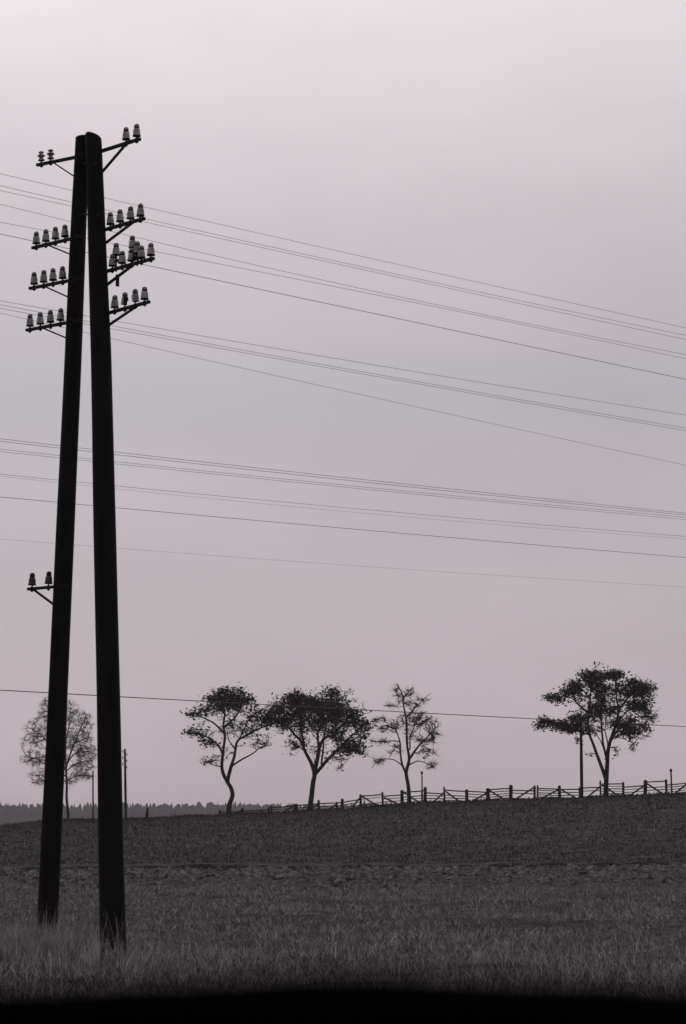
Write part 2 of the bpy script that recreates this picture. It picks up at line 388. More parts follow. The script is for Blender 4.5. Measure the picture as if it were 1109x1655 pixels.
C_, D_, K_ = 'bell', 'disc', 'broken'
arm((121, 254.5), (61.5, 266.5), LEFT, [(66.9, D_), (82, D_)], ((87, 265), (118.5, 284)), br=.008)
arm((165, 244), (225, 225), RIGHT, [(204, C_), (221, C_)], ((203, 235), (167, 276)), brw=.034)
arm((112.6, 386.5), (54, 400.5), LEFT, [(58.7, C_), (74.2, C_), (89.9, C_), (105.1, C_)], ((78.6, 395), (111.4, 410)), br=.009)
arm((171, 371), (232, 353.5), RIGHT, [(178.7, C_), (194.2, C_), (211, C_), (227, C_)], ((213, 360), (172.4, 391.6)), brw=.032)
arm((109.8, 454), (49.5, 466), LEFT, [(55.2, C_), (70.6, C_), (85.9, C_), (101.4, C_)], ((73, 463), (108, 479)), br=.009)
o3, on3 = arm((174.7, 438), (247, 418), RIGHT, [(181.8, C_), (197.5, C_), (213, C_), (228.7, C_), (244, C_)], ((214, 428), (176, 458)), brw=.036)
arm((106.3, 522), (44.5, 533.5), LEFT, [(48.6, C_), (65.3, C_), (81.7, C_), (97.8, C_)], ((70.4, 530.5), (105.6, 545.6)), br=.009)
arm((179, 505), (240, 488), RIGHT, [(185.5, C_), (202, K_, 'porcelain', 'broken insulator with chipped bell'), (218.6, K_, 'porcelain', 'broken insulator with half its bell gone', 1.03), (233.8, C_)], ((220, 495), (179, 523.4)), brw=.030)
arm((86.8, 948.5), (47, 952), LEFT, [(51.9, C_, 'brownglaze', 'dark brown insulator'), (78.6, C_, 'brownglaze', 'dark brown insulator')], ((55, 952), (85.7, 976)), brw=.026)
# the second tier of insulators on the doubled arm, each on its tall bracket, and the hanging plate
for px, dpy, dz in ((187, 0, .155), (213.5, 0, .185), (221.5, 0, .105)):
    q = on3(px)+Vector((0, .055, 0)); mb = MB()
    mb.bar(q+Vector((0, 0, -.02)), q+Vector((0, 0, dz-.02)), .03, .02, up=(1, 0, 0))
    mb.bar(q+Vector((-.045, 0, dz-.035)), q+Vector((.055, 0, dz-.045)), .035, .018)
    mb.tube([q+Vector((-.05, -.03, .05)), q+Vector((0, -.03, .10)), q+Vector((.06, -.02, .07))], .013, 6)
    mb.build('bracket', M['iron'], o3)
    insulator(C_, o3, 0, q+Vector((0, 0, dz+.008)))
mb = MB(); q = P(190, 455, 31.0); mb.bar(q+Vector((0, 0, .08)), q+Vector((0, 0, -.055)), .04, .012, up=(0, 1, 0)); mb.build('hanging_strap', M['iron'], o3)

# ------------------------------------------------------------------ wires
def wire(pts, Y0, rad, label, group, ref=None, left=30, right=70):
    px = np.array([p[0] for p in pts]); py = np.array([p[1] for p in pts])
    co = np.polyfit(px, py, 2 if len(pts) > 2 else 1); f = lambda x: float(np.polyval(co, x))
    xr = ref if ref is not None else 235; k0 = Y0*rise(f(xr)); pp = []
    for x in np.linspace(-60, 1170, 42):
        Y = k0/rise(f(x)); pp.append(P(x, f(x), Y))
    dl = (pp[0]-pp[3]).normalized(); dr = (pp[-1]-pp[-4]).normalized()
    pp = [pp[0]+dl*left, pp[0]+dl*left*.5]+pp+[pp[-1]+dr*right*.5, pp[-1]+dr*right]
    mb = MB(); mb.tube(pp, rad*(1.3 if rad < .01 else 1.1), 6)
    o = mb.build('overhead_wire', M['wire'], None, True, off=pp[20]); tag(o, label, 'wire', group)
G1 = 'high overhead wires'; G2 = 'middle overhead wires'; G3 = 'low overhead wires'
W1 = [([(20, 285), (112, 306.5), (235, 336), (555, 407), (1109, 530)], .0017), ([(20, 305), (235, 353), (555, 425), (1109, 542)], .0018),
      ([(20, 312), (235, 359.5), (555, 428.5), (1109, 549)], .0018), ([(20, 336), (192, 375), (555, 461), (1109, 573)], .0018),
      ([(20, 362), (235, 405), (555, 465), (1109, 580)], .0018), ([(20, 383), (235, 427), (555, 497), (1109, 613)], .0026)]
L1 = ['uppermost of the six high overhead wires slanting behind the insulators', 'second from top of the high wires, upper of a close pair',
      'third from top of the high wires, lower of a close pair', 'fourth from top of the high wires, upper of the second close pair',
      'fifth from top of the high wires, lower of the second close pair', 'lowest and darkest of the six high overhead wires']
for i, ((p, r_), l) in enumerate(zip(W1, L1)): wire(p, 34.2+.3*i, r_, l, G1)
W2 = [([(20, 489), (180, 518.5), (555, 581), (1109, 671)], .0017), ([(20, 496), (180, 527), (555, 595), (1109, 692)], .0018),
      ([(20, 502), (180, 531), (555, 599), (1109, 696)], .0018), ([(20, 511), (180, 546), (555, 632), (1109, 752)], .0017)]
L2 = ['uppermost of the four middle wires passing the lowest row of pale insulators', 'second of the four middle wires, upper of the close pair',
      'third of the four middle wires, lower of the close pair', 'lowest of the four middle wires, on its own and steepest']
for i, ((p, r_), l) in enumerate(zip(W2, L2)): wire(p, 34.5+.3*i, r_, l, G2)
W3 = [([(0, 709), (190, 731), (555, 771.5), (1109, 829.5)], .0019), ([(0, 713), (190, 735), (555, 775.5), (1109, 832.5)], .0019),
      ([(0, 726), (190, 746), (555, 784), (1109, 836)], .0016), ([(0, 730), (190, 749.5), (555, 787.5), (1109, 839.5)], .0016),
      ([(0, 766), (190, 786), (555, 820), (1109, 867)], .0016), ([(0, 769), (190, 791), (555, 826), (1109, 871)], .0010),
      ([(0, 803), (190, 821), (555, 853.5), (1109, 901)], .0022), ([(0, 871), (190, 886), (555, 913), (1109, 949)], .0009)]
L3 = ['uppermost of the low wires crossing the middle of the double pole', 'second of the low wires, just under the uppermost',
      'third of the low wires, upper of the fainter close pair', 'fourth of the low wires, lower of the fainter close pair',
      'fifth of the low wires, below the bunch of four', 'sixth of the low wires, thin one hugging the fifth',
      'dark single wire below all the bunched low wires', 'faintest overhead wire, just above the small low arm of dark insulators']
for i, ((p, r_), l) in enumerate(zip(W3, L3)): wire(p, 35+.3*i, r_, l, G3)
FP_Y = 172.0
wire([(0, 1115), (195, 1127), (300, 1131.5), (620, 1149), (818, 1159), (939, 1166)], FP_Y, .021, 'single dark wire low in the sky, running past the tree tops to the far pole', 'low overhead wires', ref=939, left=40, right=60)

# ------------------------------------------------------------------ far poles and posts
def gz(x, y): return float(zg(x, y))
def simple_pole(name, px0, pyb, px1, pyt, wpx, Y, label, cat, group=None, extra=None):
    T = P(px1, pyt, Y); B = P(px0, pyb, Y); g = gz(B.x, Y); d = (B-T).normalized(); Bt = T+d*((T.z-g+.3)/max(.2, -d.z))
    e = empty(name, (Bt.x, Y, g), label=label, cat=cat, group=group); r_ = wpx/2/F*Y
    n_ = 14; pts = [Bt.lerp(T, i/n_) for i in range(n_+1)]
    mb = MB(); mb.tube(pts+[T+Vector((0, 0, r_*.5))], [r_*(1.15-.3*i/n_) for i in range(n_+1)]+[r_*.35], 10, wob=.12)
    mb.build('shaft', M['tar'], e, True)
    if extra: extra(e, T, r_)
    return e
def side_ins(e, T, r_):
    for i in range(6):
        s_ = 1 if i % 2 else -1; z = T.z-.25-.28*i; mb = MB()
        mb.tube([(T.x+s_*r_*.6, T.y, z-.03), (T.x+s_*(r_+.05), T.y, z-.03), (T.x+s_*(r_+.07), T.y, z+.06)], .02, 6)
        mb.build('hook', M['iron'], e)
        mb = MB(); mb.lathe((T.x+s_*(r_+.07), T.y, z+.04), [(.06, 0), (.055, .08), (.035, .10), (.045, .13), (.0001, .16)], 10); mb.build('insulator', M['brownglaze'], e, True)
simple_pole('telegraph_pole', 203.5, 1326, 202, 1211, 4.0, 250, 'thin dark telegraph pole standing close right of the double pole', 'telegraph pole', extra=side_ins)
def cap(e, T, r_):
    mb = MB(); mb.lathe((T.x, T.y, T.z-.05), [(r_*1.05, 0), (r_*1.6, .02), (r_*1.4, .14), (.001, .22)], 10); mb.build('cap', M['iron'], e)
simple_pole('slender_post', 150.5, 1326, 150.3, 1246, 2.6, 250, 'slender grey post between the two legs of the double pole', 'post')
def far_top(e, T, r_):
    mb = MB(); mb.tube([(T.x-r_, T.y, T.z-.1), (T.x-r_-.1, T.y, T.z-.1), (T.x-r_-.12, T.y, T.z+.02)], .02, 6); mb.build('hook', M['iron'], e)
    mb = MB(); mb.lathe((T.x-r_-.12, T.y, T.z), [(.06, 0), (.055, .08), (.035, .10), (.045, .13), (.0001, .16)], 10); mb.build('insulator', M['brownglaze'], e, True)
simple_pole('telegraph_pole', 940.5, 1290, 939, 1163, 5.0, FP_Y, 'dark telegraph pole under the left side of the rightmost tree', 'telegraph pole', extra=far_top)
simple_pole('fence_stake', 682.5, 1285, 682, 1250, 2.4, 177.5, 'tall thin stake rising above the fence right of the bare tree', 'post', extra=cap)
simple_pole('fence_stake', 1086, 1285, 1084.5, 1246, 2.8, 177.5, 'capped stake rising above the fence at the right edge', 'post', extra=cap)
# leaning stump with a pointed top
q0, q1 = P(236.5, 1332, 176), P(239, 1303, 176)
mb = MB(); mb.tube([q0-Vector((0, 0, .3)), q0, q0.lerp(q1, .45), q0.lerp(q1, .8), q1], [.13, .12, .10, .065, .015], 9, wob=.3)
tag(mb.build('stump', M['tar'], None, True, off=q0), 'short dark pointed post stump alone on the crest of the field', 'post')

# ------------------------------------------------------------------ fence
FY = 176.5
posts = [(355, 1310, 1324), (392, 1307, 1323), (435, 1305, 1321), (439.5, 1302, 1321), (476, 1300, 1319), (480, 1300, 1319), (516, 1293, 1317), (545, 1296, 1316), (553, 1291, 1319),
         (583.6, 1284, 1309), (619, 1281, 1309), (650, 1277, 1306), (683, 1277, 1305), (687, 1273, 1305), (718.6, 1273, 1303), (755, 1276, 1301), (789, 1275, 1301),
         (825.6, 1269, 1300), (864, 1270, 1299), (868.5, 1270, 1299), (905, 1271, 1298), (938, 1272, 1297), (971, 1262, 1295), (1008, 1264, 1293), (1042.7, 1262, 1291), (1077.6, 1260, 1290), (1112, 1263, 1289)]
#          x0, top0, x1, top1, bottom offset, rails, strong
panels = [(355, 1313, 392, 1312, 10, 4), (392, 1311.5, 435, 1308, 13, 5), (439.5, 1305, 476, 1302.5, 15, 5), (480, 1302, 516, 1298.5, 17, 5), (516, 1299, 553, 1297, 18, 5),
          (553, 1297.5, 583.6, 1292, 17, 5), (583.6, 1287, 619, 1283.5, 18, 5), (619, 1287.5, 650, 1285, 18, 5), (650, 1280.5, 687, 1277.5, 21, 6), (687, 1281.5, 718.6, 1283, 17, 5),
          (718.6, 1277, 755, 1279, 20, 6), (755, 1278.5, 789, 1281, 18, 5), (789, 1277, 825.6, 1274, 20, 6), (825.6, 1277, 864, 1278.5, 18, 5), (868.5, 1274, 905, 1275.5, 21, 7),
          (905, 1276, 938, 1276, 19, 5), (938, 1274, 971, 1272.5, 19, 5), (971, 1267, 1008, 1267, 20, 6), (1008, 1272.5, 1042.7, 1270, 17, 5), (1042.7, 1264.5, 1077.6, 1262.5, 22, 6), (1077.6, 1269, 1112, 1265.5, 19, 6)]
braces = [((392, 1309), (372, 1321)), ((476, 1301.5), (450, 1319)), ((514, 1300), (490, 1316)), ((545, 1299), (525, 1313)), ((583, 1288), (570, 1304)), ((585, 1287), (613, 1304)), ((621, 1289), (646, 1301)),
          ((653, 1281), (684, 1301)), ((718, 1281), (696, 1300)), ((720, 1279), (748, 1299)), ((788, 1281), (760, 1297)), ((790, 1277), (822, 1296)), ((863, 1273), (828, 1295)),
          ((903, 1276), (867, 1295)), ((908, 1277), (935, 1292)), ((970, 1272), (947, 1290)), ((973, 1269), (1003, 1288)), ((1041, 1270), (1013, 1289)), ((1045, 1266), (1076, 1286)), ((1110, 1267), (1088, 1285))]
fb = P(700, 1302, FY)
fence = empty('wooden_fence', fb, label='long weathered board fence of braced hurdles and posts running up the crest', cat='fence')
for i, (x, t_, b_) in enumerate(posts):
    mb = MB(); Yp = FY+random.uniform(-.1, .1); w_ = random.uniform(.15, .22) if i in (6, 8, 11, 13, 15, 16, 17, 20, 24) else random.uniform(.10, .15)
    A, B = P(x+random.uniform(-1.1, 1.1), t_+random.uniform(-.8, .8), Yp), P(x, b_+4, Yp); mb.bar(B, A, w_, w_, up=(0, 1, 0)); d = (A-B).normalized()
    mb.bar(A, A+d*.04, w_*.5, w_*.5, up=(0, 1, 0)); mb.build('post', M['fence'], fence)
for i, (x0, t0, x1, t1, h, nr) in enumerate(panels):
    mb = MB(); Yp = FY+(.13 if i % 2 else -.13)
    for k_ in range(nr):
        f = k_/(nr-1); j0, j1 = random.uniform(-.4, .4), random.uniform(-.4, .4)
        A, B = P(x0-1, t0+f*h+j0, Yp), P(x1+1, t1+f*h*.97+j1, Yp)
        mid = A.lerp(B, .5)+Vector((0, 0, random.uniform(-.015, .01)))
        hh = random.uniform(.04, .06) if f not in (0,) else .075
        if 0 < f < 1 and random.random() < .10: continue
        mb.bar(A, mid, .022, hh); mb.bar(mid, B, .022, hh)
    mb.build('rail_panel', M['fence'], fence)
for (a_, b_) in braces:
    mb = MB(); mb.bar(P(*a_, FY-.22), P(*b_, FY-.22), .03, .10); mb.build('brace', M['fence'], fence)

# ------------------------------------------------------------------ trees
def make_tree(name, label, org, sc, Y, limbs, clumps, cat='tree', tipr=.011, leafsize=.078, leafn=13, group=None, step=.42, dens=1.2, twl=.42, spread=.85, barkmat='bark', seed=1):
    """limbs: list of (points in photo crop coordinates, start radius px, end radius px, depth drift m)
       clumps: (cx, cy, rx, ry, how many twig ends, leaves per twig end)"""
    rg = random.Random(seed)
    T = lambda p, dy=0.: P(org[0]+p[0]/sc, org[1]+p[1]/sc, Y+dy)
    pos = []; par = []; base_r = []; tr = MB()
    m_px = Y/F
    def near_idx(p):
        A = np.array(pos); return int(np.argmin(((A-np.array(p))**2).sum(1)))
    for li, (pts, r0, r1, drift) in enumerate(limbs):
        # smooth the polyline
        q = [Vector((p[0], p[1], 0)) for p in pts]; out = []
        for i in range(len(q)-1):
            a0 = q[max(i-1, 0)]; a1 = q[i]; a2 = q[i+1]; a3 = q[min(i+2, len(q)-1)]
            for k_ in range(4):
                u = k_/4; out.append(.5*((2*a1)+(-a0+a2)*u+(2*a0-5*a1+4*a2-a3)*u*u+(-a0+3*a1-3*a2+a3)*u**3))
        out.append(q[-1]); n_ = len(out)
        y_start = 0.; prev = -1
        if li > 0:
            p3 = T((out[0].x, out[0].y)); A = np.array(pos); dd = (A[:, 0]-p3.x)**2+(A[:, 2]-p3.z)**2; prev = int(np.argmin(dd)); y_start = pos[prev][1]-Y
        P3 = []; RR = []
        for i, o in enumerate(out):
            u = i/(n_-1); jit = 0 if li == 0 else noise.noise((li*3.1+seed, u*5, 0))*.12
            p3 = T((o.x+(noise.noise((li, u*7, seed))*4 if i else 0), o.y+(noise.noise((seed, li, u*7))*4 if i else 0)), y_start+drift*u+jit*u)
            P3.append(p3); rr = (r0+(r1-r0)*u**.8)*m_px*1.22; RR.append(rr)
            pos.append(tuple(p3)); par.append(prev if i == 0 else len(pos)-2); base_r.append(rr)
        if li == 0:
            P3[0] = P3[0]-Vector((0, 0, .5)); RR[0] *= 1.35
        elif prev >= 0: P3.insert(0, Vector(pos[prev])); RR.insert(0, RR[0]*.95)
        tr.tube(P3, RR, 9, wob=.16)
    nl = len(pos)
    root = empty(name, (pos[0][0], Y, gz(pos[0][0], Y)), label=label, cat=cat, group=group)
    root.location.z = min(root.location.z, pos[0][2])
    # attractors
    att = []
    for (cx_, cy_, rx, ry, n_, lv) in clumps:
        D = rx/sc*m_px*spread
        for k_ in range(int(n_*dens)):
            while True:
                a_, b_, c_ = rg.uniform(-1, 1), rg.uniform(-1, 1), rg.uniform(-1, 1)
                if a_*a_+b_*b_+c_*c_ <= 1: break
            # flattish leaf plates inside each clump
            b_ = round(b_*2.2)/2.2+rg.uniform(-.22, .22) if lv else b_
            if rg.random() < .10: a_ *= 1.35; b_ *= 1.3
            att.append((T((cx_+a_*rx*1.04, cy_+b_*ry*1.08), 0), c_*D+rg.gauss(0, .25), lv))
    P_l = np.array(pos[:nl]); items = []
    for p, dy, lv in att:
        v = np.array(p); dd = (P_l[:, 0]-v[0])**2+(P_l[:, 2]-v[2])**2; j = int(np.argmin(dd)); v[1] = Y+(P_l[j, 1]-Y)*.8+dy
        items.append((float(dd[j]), v, lv))
    items.sort(key=lambda t_: t_[0])
    arr = np.zeros((nl+len(items)*8, 3)); arr[:nl] = P_l; cnt = nl; tips = []
    for _, v, lv in items:
        A = arr[:cnt]; d_ = v[None]-A; L_ = np.sqrt((d_**2).sum(1))
        cost = L_*(1+.55*np.clip(-d_[:, 2]/(L_+1e-6), 0, 1)); cost[L_ < .05] += 9
        j = int(np.argmin(cost)); s0 = A[j].copy(); L0 = L_[j]; n_ = max(1, min(6, int(L0/step)+1))
        # leave along the parent's direction, curve up and out
        pj = par[j]; dirp = (s0-arr[pj]) if pj >= 0 else np.array((0, 0, 1.)); dirp = dirp/(np.linalg.norm(dirp)+1e-6)
        c1 = s0+dirp*L0*.30+np.array((0, 0, .10*L0)); last = j
        for k_ in range(1, n_+1):
            u = k_/n_; q = (1-u)**2*s0+2*u*(1-u)*c1+u*u*v
            if k_ < n_: q = q+np.array([rg.gauss(0, .035), rg.gauss(0, .035), rg.gauss(0, .035)])
            arr[cnt] = q; par.append(last); last = cnt; cnt += 1
        tips.append((last, lv))
    num = np.zeros(cnt)
    for i, _ in tips: num[i] += 1
    for i in range(cnt-1, nl-1, -1): num[par[i]] += num[i] if par[i] >= nl else 0
    tw = MB()
    rad = tipr*np.maximum(num, 1)**.48
    for i in range(nl, cnt):
        p_ = par[i]; r_a = min(rad[p_], rad[i]*1.5) if p_ >= nl else rad[i]*1.15
        A = Vector(arr[p_]); B = Vector(arr[i]); d = B-A
        if d.length < 1e-4: continue
        a = d.cross(Vector((.3, .9, .2))); a = a.normalized() if a.length > 1e-6 else Vector((1, 0, 0)); b2 = d.normalized().cross(a); vs = []
        for q, r_ in ((A, r_a), (B, rad[i])):
            for k_ in range(4): t_ = math.pi/2*k_; vs.append(q+a*math.cos(t_)*r_+b2*math.sin(t_)*r_)
        tw.add(vs, [(k_, (k_+1) % 4, 4+(k_+1) % 4, 4+k_) for k_ in range(4)], 0)
    # short side twigs on every twig end
    for i, lv in tips:
        A = Vector(arr[i]); d0 = (A-Vector(arr[par[i]])).normalized()
        for k_ in range(4 if lv > .6 else 8):
            d = (d0*.8+Vector((rg.gauss(0, .7), rg.gauss(0, .7), rg.gauss(.05, .55)))).normalized(); l_ = rg.uniform(.12, twl)
            s_ = A-d0*rg.uniform(0, .2); e_ = s_+d*l_; a = d.cross(Vector((.3, .9, .2))).normalized()*tipr*.8; b2 = d.cross(a)
            tw.add([s_-a, s_+a, s_+b2, e_], [(0, 1, 3), (1, 2, 3), (2, 0, 3)], 0)
        for k_ in range(int(leafn*lv)):
            c = A+Vector((rg.gauss(0, .23), rg.gauss(0, .23), rg.gauss(-.03, .13))); s_ = leafsize*rg.choice((.4, .6, .8, 1.1, 1.7))*rg.uniform(.8, 1.2)
            u = Vector((rg.gauss(0, 1), rg.gauss(0, 1), rg.gauss(0, .6))).normalized(); v_ = u.cross(Vector((rg.gauss(0, 1), rg.gauss(0, 1), rg.gauss(0, 1)))).normalized()
            tw.add([c-u*s_, c+v_*s_*.45, c+u*s_, c-v_*s_*.45], [(0, 1, 2, 3)], 1)
    tr.build('trunk', M[barkmat], root, True)
    tw.build('crown', [M['twig'], M['leaf']], root)
    return root

make_tree('spreading_tree', 'leafy tree with a crooked trunk, leftmost of the flat-topped trees behind the fence', (280, 1080), 3.262, 181,
 [([(290, 800), (292, 770), (297, 720), (312, 670), (305, 630), (285, 598), (264, 552), (257, 500), (266, 420), (272, 360), (265, 300), (270, 240), (262, 170)], 4.1, 1.0, .3),
  ([(287, 600), (300, 540), (315, 490), (328, 430), (345, 378), (400, 345), (450, 320), (510, 300)], 2.7, .9, -.8),
  ([(312, 515), (360, 482), (420, 450), (465, 415), (515, 408)], 1.4, .5, .9), ([(262, 450), (230, 400), (180, 365), (130, 340)], 1.6, .6, -.9),
  ([(266, 340), (215, 290), (160, 262), (105, 235)], 1.5, .6, 1.0), ([(272, 310), (320, 265), (348, 225), (360, 180)], 1.6, .6, -.6), ([(330, 430), (300, 390), (285, 345)], 1.1, .5, .5),
  ([(255, 520), (215, 510), (170, 490)], .9, .4, .5), ([(262, 230), (225, 190), (200, 165)], 1.1, .5, .6), ([(345, 378), (370, 330), (400, 270), (430, 240)], 1.2, .5, .6)],
 [(300, 130, 80, 28, 60, 1), (355, 175, 85, 25, 60, 1), (220, 158, 60, 22, 34, 1), (120, 232, 55, 20, 26, .8), (205, 205, 60, 20, 26, .7), (280, 185, 60, 28, 34, 1), (108, 335, 32, 22, 16, .9),
  (185, 385, 48, 26, 22, .5), (200, 490, 60, 22, 18, .3), (150, 350, 40, 20, 12, .5), (400, 330, 55, 20, 16, .4), (445, 240, 60, 32, 40, .8), (495, 275, 45, 26, 36, 1), (465, 395, 55, 32, 24, .15), (300, 330, 60, 50, 18, .3),
  (410, 290, 60, 25, 18, .5), (330, 230, 50, 30, 16, .6), (270, 240, 150, 90, 60, .45), (230, 420, 90, 70, 24, .2), (400, 340, 110, 60, 34, .3)], seed=3)
make_tree('spreading_tree', 'densest leafy tree with a straight trunk, second from left behind the fence', (280, 1080), 3.262, 180,
 [([(719, 800), (721, 745), (728, 680), (738, 600), (745, 555), (730, 508), (705, 455), (675, 387), (640, 352), (600, 300), (560, 255)], 4.6, 1.0, .5),
  ([(745, 560), (760, 480), (770, 420), (795, 372), (850, 345), (900, 290), (940, 250)], 3.2, .9, -.9), ([(747, 560), (800, 500), (850, 445), (885, 412), (930, 370), (985, 312), (1030, 292)], 2.6, .7, .6),
  ([(690, 410), (675, 310), (670, 250), (650, 200)], 1.7, .7, 1.2), ([(768, 420), (762, 345), (785, 290), (790, 220)], 1.9, .7, -1.2), ([(782, 500), (790, 430), (800, 330), (830, 240), (840, 150)], 1.5, .6, .9),
  ([(885, 412), (950, 430), (990, 445)], 1.2, .4, -.5), ([(700, 440), (670, 420), (640, 410)], .9, .4, .6), ([(830, 460), (870, 450), (920, 440)], .9, .4, .6), ([(735, 530), (745, 500), (742, 470)], .8, .4, -.4)],
 [(562, 232, 68, 50, 80, 1), (640, 165, 78, 42, 85, 1), (705, 195, 75, 55, 95, 1), (785, 205, 80, 60, 105, 1), (842, 128, 36, 24, 30, 1), (865, 215, 65, 55, 85, 1), (920, 262, 75, 45, 75, 1), (1000, 295, 55, 26, 34, .9),
  (935, 405, 68, 34, 60, 1), (860, 350, 60, 38, 44, .8), (640, 275, 75, 40, 65, 1), (800, 290, 70, 42, 60, 1), (565, 305, 45, 22, 18, .5), (645, 410, 55, 28, 22, .25), (985, 440, 60, 20, 20, .4), (865, 480, 45, 14, 14, .4), (875, 530, 22, 12, 6, .3),
  (760, 430, 55, 30, 16, .25), (800, 260, 220, 130, 90, .5), (900, 400, 120, 70, 40, .4), (650, 370, 90, 60, 26, .3), (1000, 350, 40, 40, 18, .4), (720, 300, 60, 40, 30, .8)], seed=5)
make_tree('bare_tree', 'slender nearly bare tree behind the middle of the fence', (560, 1080), 4.265, 181,
 [([(432, 925), (432, 880), (425, 800), (412, 722), (430, 650), (432, 610), (420, 540), (415, 450), (410, 350), (396, 262), (390, 200), (370, 150), (350, 108)], 3.2, .5, .2),
  ([(412, 725), (380, 650), (372, 560), (365, 490), (340, 430), (312, 380)], 1.7, .5, .7), ([(434, 625), (480, 560), (520, 510), (570, 462), (612, 415)], 1.8, .5, -.7),
  ([(415, 330), (445, 305), (490, 258), (530, 215), (580, 175)], 1.2, .3, .6), ([(400, 692), (350, 642), (280, 625), (220, 640), (168, 690)], .9, .3, -.6), ([(438, 665), (490, 640), (550, 655), (620, 692)], .9, .3, .6),
  ([(370, 505), (290, 500), (220, 508), (170, 498)], .9, .4, .5), ([(438, 560), (440, 470), (470, 400), (490, 350)], 1.1, .4, -.5), ([(395, 205), (430, 160), (460, 130)], .7, .3, .3), ([(400, 265), (330, 262), (255, 258)], .5, .25, .4),
  ([(500, 530), (580, 560), (640, 610)], .7, .3, .4), ([(330, 400), (270, 370), (190, 345)], .6, .3, -.4), ([(375, 560), (330, 540), (290, 530)], .7, .3, .5)],
 [(350, 160, 30, 45, 12, .1), (430, 165, 45, 35, 12, .05), (455, 250, 55, 30, 14, .2), (530, 215, 50, 30, 9, 0), (300, 255, 60, 12, 7, .05), (230, 350, 50, 18, 10, .1), (260, 415, 45, 25, 11, .25), (335, 400, 50, 35, 18, .25),
  (225, 503, 65, 18, 14, .35), (490, 370, 70, 45, 26, .35), (580, 390, 60, 50, 24, .35), (600, 470, 45, 45, 18, .3), (480, 320, 60, 28, 16, .3), (560, 575, 75, 25, 16, .25), (590, 670, 40, 25, 12, .15), (215, 640, 50, 25, 14, .15),
  (400, 350, 50, 50, 16, .15), (340, 560, 50, 40, 14, .1), (530, 495, 60, 28, 16, .25), (445, 450, 50, 50, 14, .15), (390, 225, 40, 40, 12, .15)], leafn=5, tipr=.0105, dens=1.7, twl=.6, seed=8)
make_tree('spreading_tree', 'wide many-stemmed leafy tree at the right, beside the far telegraph pole', (800, 1060), 3.589, 181,
 [([(641, 860), (643, 800), (648, 720), (650, 640), (658, 540), (680, 462), (705, 390), (720, 320), (760, 260), (800, 195)], 4.2, .9, .6),
  ([(641, 710), (610, 620), (580, 540), (550, 460), (540, 380), (550, 300), (555, 220), (560, 140)], 2.6, .8, -.9), ([(649, 600), (630, 520), (620, 440), (618, 350), (622, 270), (640, 200)], 1.9, .7, .9),
  ([(662, 510), (720, 422), (780, 375), (850, 350), (890, 350)], 1.8, .5, -.9), ([(545, 455), (500, 445), (430, 412), (350, 390), (275, 392)], 1.3, .5, .7), ([(546, 330), (490, 290), (435, 240), (345, 240)], 1.2, .5, -.8),
  ([(718, 325), (705, 230), (700, 130)], 1.5, .6, .6), ([(640, 560), (600, 470), (570, 440)], .9, .4, .6), ([(640, 600), (655, 520), (640, 430), (650, 330)], 1.2, .5, -.6), ([(700, 400), (760, 330), (830, 285)], 1.3, .5, 1.0),
  ([(555, 250), (500, 190), (460, 165)], 1.1, .5, .6), ([(780, 230), (840, 200), (880, 185)], 1.0, .5, -.5), ([(690, 470), (740, 480), (790, 500)], .6, .3, .4), ([(525, 450), (490, 480), (470, 500)], .6, .3, .4)],
 [(560, 125, 65, 38, 80, 1), (690, 105, 58, 18, 50, 1), (640, 120, 40, 25, 18, .6), (462, 168, 42, 20, 34, 1), (435, 212, 55, 20, 42, 1), (330, 245, 48, 15, 34, 1), (585, 180, 50, 28, 40, .9), (735, 190, 50, 36, 34, .7),
  (805, 155, 38, 20, 32, 1), (868, 185, 42, 30, 48, 1), (898, 235, 24, 28, 16, .7), (820, 212, 58, 24, 48, 1), (838, 285, 68, 22, 55, 1), (620, 238, 34, 28, 30, 1), (600, 312, 55, 32, 55, 1), (690, 315, 45, 24, 28, .8),
  (760, 395, 75, 32, 66, 1), (775, 440, 60, 22, 36, .8), (895, 360, 48, 16, 22, .6), (865, 325, 48, 16, 22, .6), (308, 378, 50, 15, 34, 1), (385, 402, 60, 20, 46, 1), (440, 412, 48, 24, 44, 1), (480, 365, 52, 18, 38, 1), (268, 408, 25, 10, 12, .8),
  (475, 488, 28, 16, 9, .3), (800, 525, 16, 50, 12, .3), (710, 545, 22, 28, 9, .2), (500, 250, 50, 30, 16, .3), (655, 200, 40, 40, 22, .6), (720, 260, 60, 50, 26, .4), (550, 575, 20, 10, 4, .1), (850, 420, 50, 20, 18, .5), (560, 420, 60, 25, 22, .4), (640, 260, 220, 130, 110, .45), (500, 410, 80, 40, 34, .5), (800, 430, 110, 60, 40, .35), (520, 340, 60, 50, 26, .5), (400, 250, 60, 40, 16, .4), (660, 400, 60, 60, 18, .3)], seed=11)
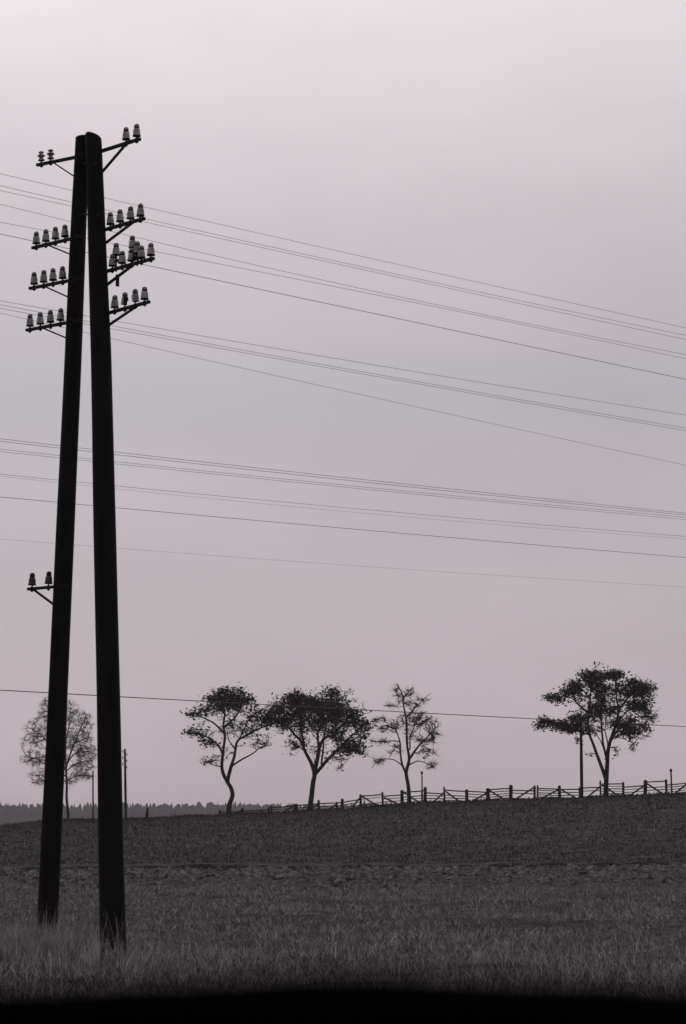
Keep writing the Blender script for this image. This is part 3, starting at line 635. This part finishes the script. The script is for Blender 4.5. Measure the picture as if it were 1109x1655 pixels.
make_tree('bare_tree', 'hazy leafless tree with fine twigs half hidden by the double pole', (0, 1100), 4.265, 236,
 [([(476, 1010), (468, 900), (460, 800), (462, 700), (455, 610), (480, 520), (520, 420), (550, 340), (580, 280), (605, 235)], 2.3, .4, .3), ([(458, 640), (452, 500), (458, 400), (478, 300), (490, 170)], 1.4, .35, -.8),
  ([(456, 620), (400, 500), (330, 420), (250, 350), (185, 318)], 1.2, .3, .9), ([(457, 660), (350, 600), (260, 545), (155, 520)], 1.0, .3, -.9), ([(458, 700), (380, 670), (300, 688), (230, 705)], .8, .3, .8),
  ([(464, 570), (520, 500), (600, 490), (660, 465)], 1.0, .3, .9), ([(461, 690), (540, 655), (650, 660)], .9, .3, -.8), ([(462, 620), (540, 565), (650, 555)], .9, .3, .6), ([(455, 560), (400, 400), (350, 260), (310, 120)], 1.1, .3, .8),
  ([(420, 540), (340, 520), (220, 540), (190, 560)], .7, .3, .6), ([(520, 430), (590, 400), (640, 390)], .7, .3, -.6), ([(454, 480), (430, 350), (410, 200), (400, 110)], 1.0, .3, .3)],
 [(480, 230, 70, 90, 60, 0), (580, 300, 60, 80, 50, 0), (560, 420, 90, 70, 70, 0), (590, 510, 80, 50, 60, 0), (570, 590, 80, 40, 45, 0), (560, 660, 90, 30, 36, 0), (480, 400, 70, 80, 45, 0), (290, 330, 110, 90, 70, 0), (230, 430, 90, 70, 36, 0), (250, 540, 100, 50, 56, 0),
  (260, 640, 80, 40, 20, 0), (270, 695, 60, 20, 14, 0), (330, 200, 70, 90, 50, 0), (390, 300, 80, 120, 50, 0), (400, 500, 80, 90, 36, 0), (490, 700, 60, 20, 10, 0)], tipr=.0075, dens=2.6, twl=.7, spread=.7, seed=21)

# ------------------------------------------------------------------ near black parapet at the photographer's window, far out of focus
LY = .45
top = [(-500, 1600), (-100, 1608), (0, 1606), (60, 1606), (200, 1596), (330, 1592), (430, 1586), (520, 1581), (620, 1582), (760, 1589), (900, 1594), (1000, 1598), (1109, 1604), (1300, 1600), (1700, 1605)]
xs = np.linspace(-500, 1700, 120); mb = MB(); vs = []; fs = []
for x in xs:
    y_ = float(np.interp(x, [p[0] for p in top], [p[1] for p in top]))+3*noise.noise((x*.05, 1, 0)); q = P(x, y_-7, LY)
    for dy, zz in ((0, q.z-.25), (0, q.z-.006), (.012, q.z), (.10, q.z-.01), (.11, q.z-.03), (.11, q.z-.25)): vs.append((q.x, LY+dy, zz))
for i in range(len(xs)-1):
    for k_ in range(5): fs.append((i*6+k_, (i+1)*6+k_, (i+1)*6+k_+1, i*6+k_+1))
fs += [tuple(range(6)), tuple(range((len(xs)-1)*6, len(xs)*6))[::-1]]
pw = empty('parapet', (0, LY+.05, 0), label='black out-of-focus ledge close to the viewer along the bottom edge', cat='ledge')
mb.add(vs, fs); mb.build('coping', M['ledge'], pw, True)
x0, x1 = vs[0][0], vs[-1][0]; zb = min(v[2] for v in vs)-.0
mb = MB(); mb.bar((x0, LY+.055, zb/2-.05), (x1, LY+.055, zb/2-.05), .09, zb+.16); mb.build('wall_face', M['ledge'], pw)

# ------------------------------------------------------------------ the air
mb = MB(); mb.bar((0, -60, 6.6), (0, 2190, 6.6), 3000, 19.2)
mb.f = [t_[::-1] for t_ in mb.f]
hz = mb.build('haze', []); tag(hz, kind='stuff')
hm = bpy.data.materials.new('haze'); hm.use_nodes = True; ht = hm.node_tree; ht.nodes.clear()
pv = ht.nodes.new('ShaderNodeVolumePrincipled'); pv.inputs['Density'].default_value = .00020; pv.inputs['Color'].default_value = (.93, .88, .92, 1); pv.inputs['Anisotropy'].default_value = .2
ho = ht.nodes.new('ShaderNodeOutputMaterial'); ht.links.new(pv.outputs[0], ho.inputs['Volume']); hz.data.materials.append(hm)
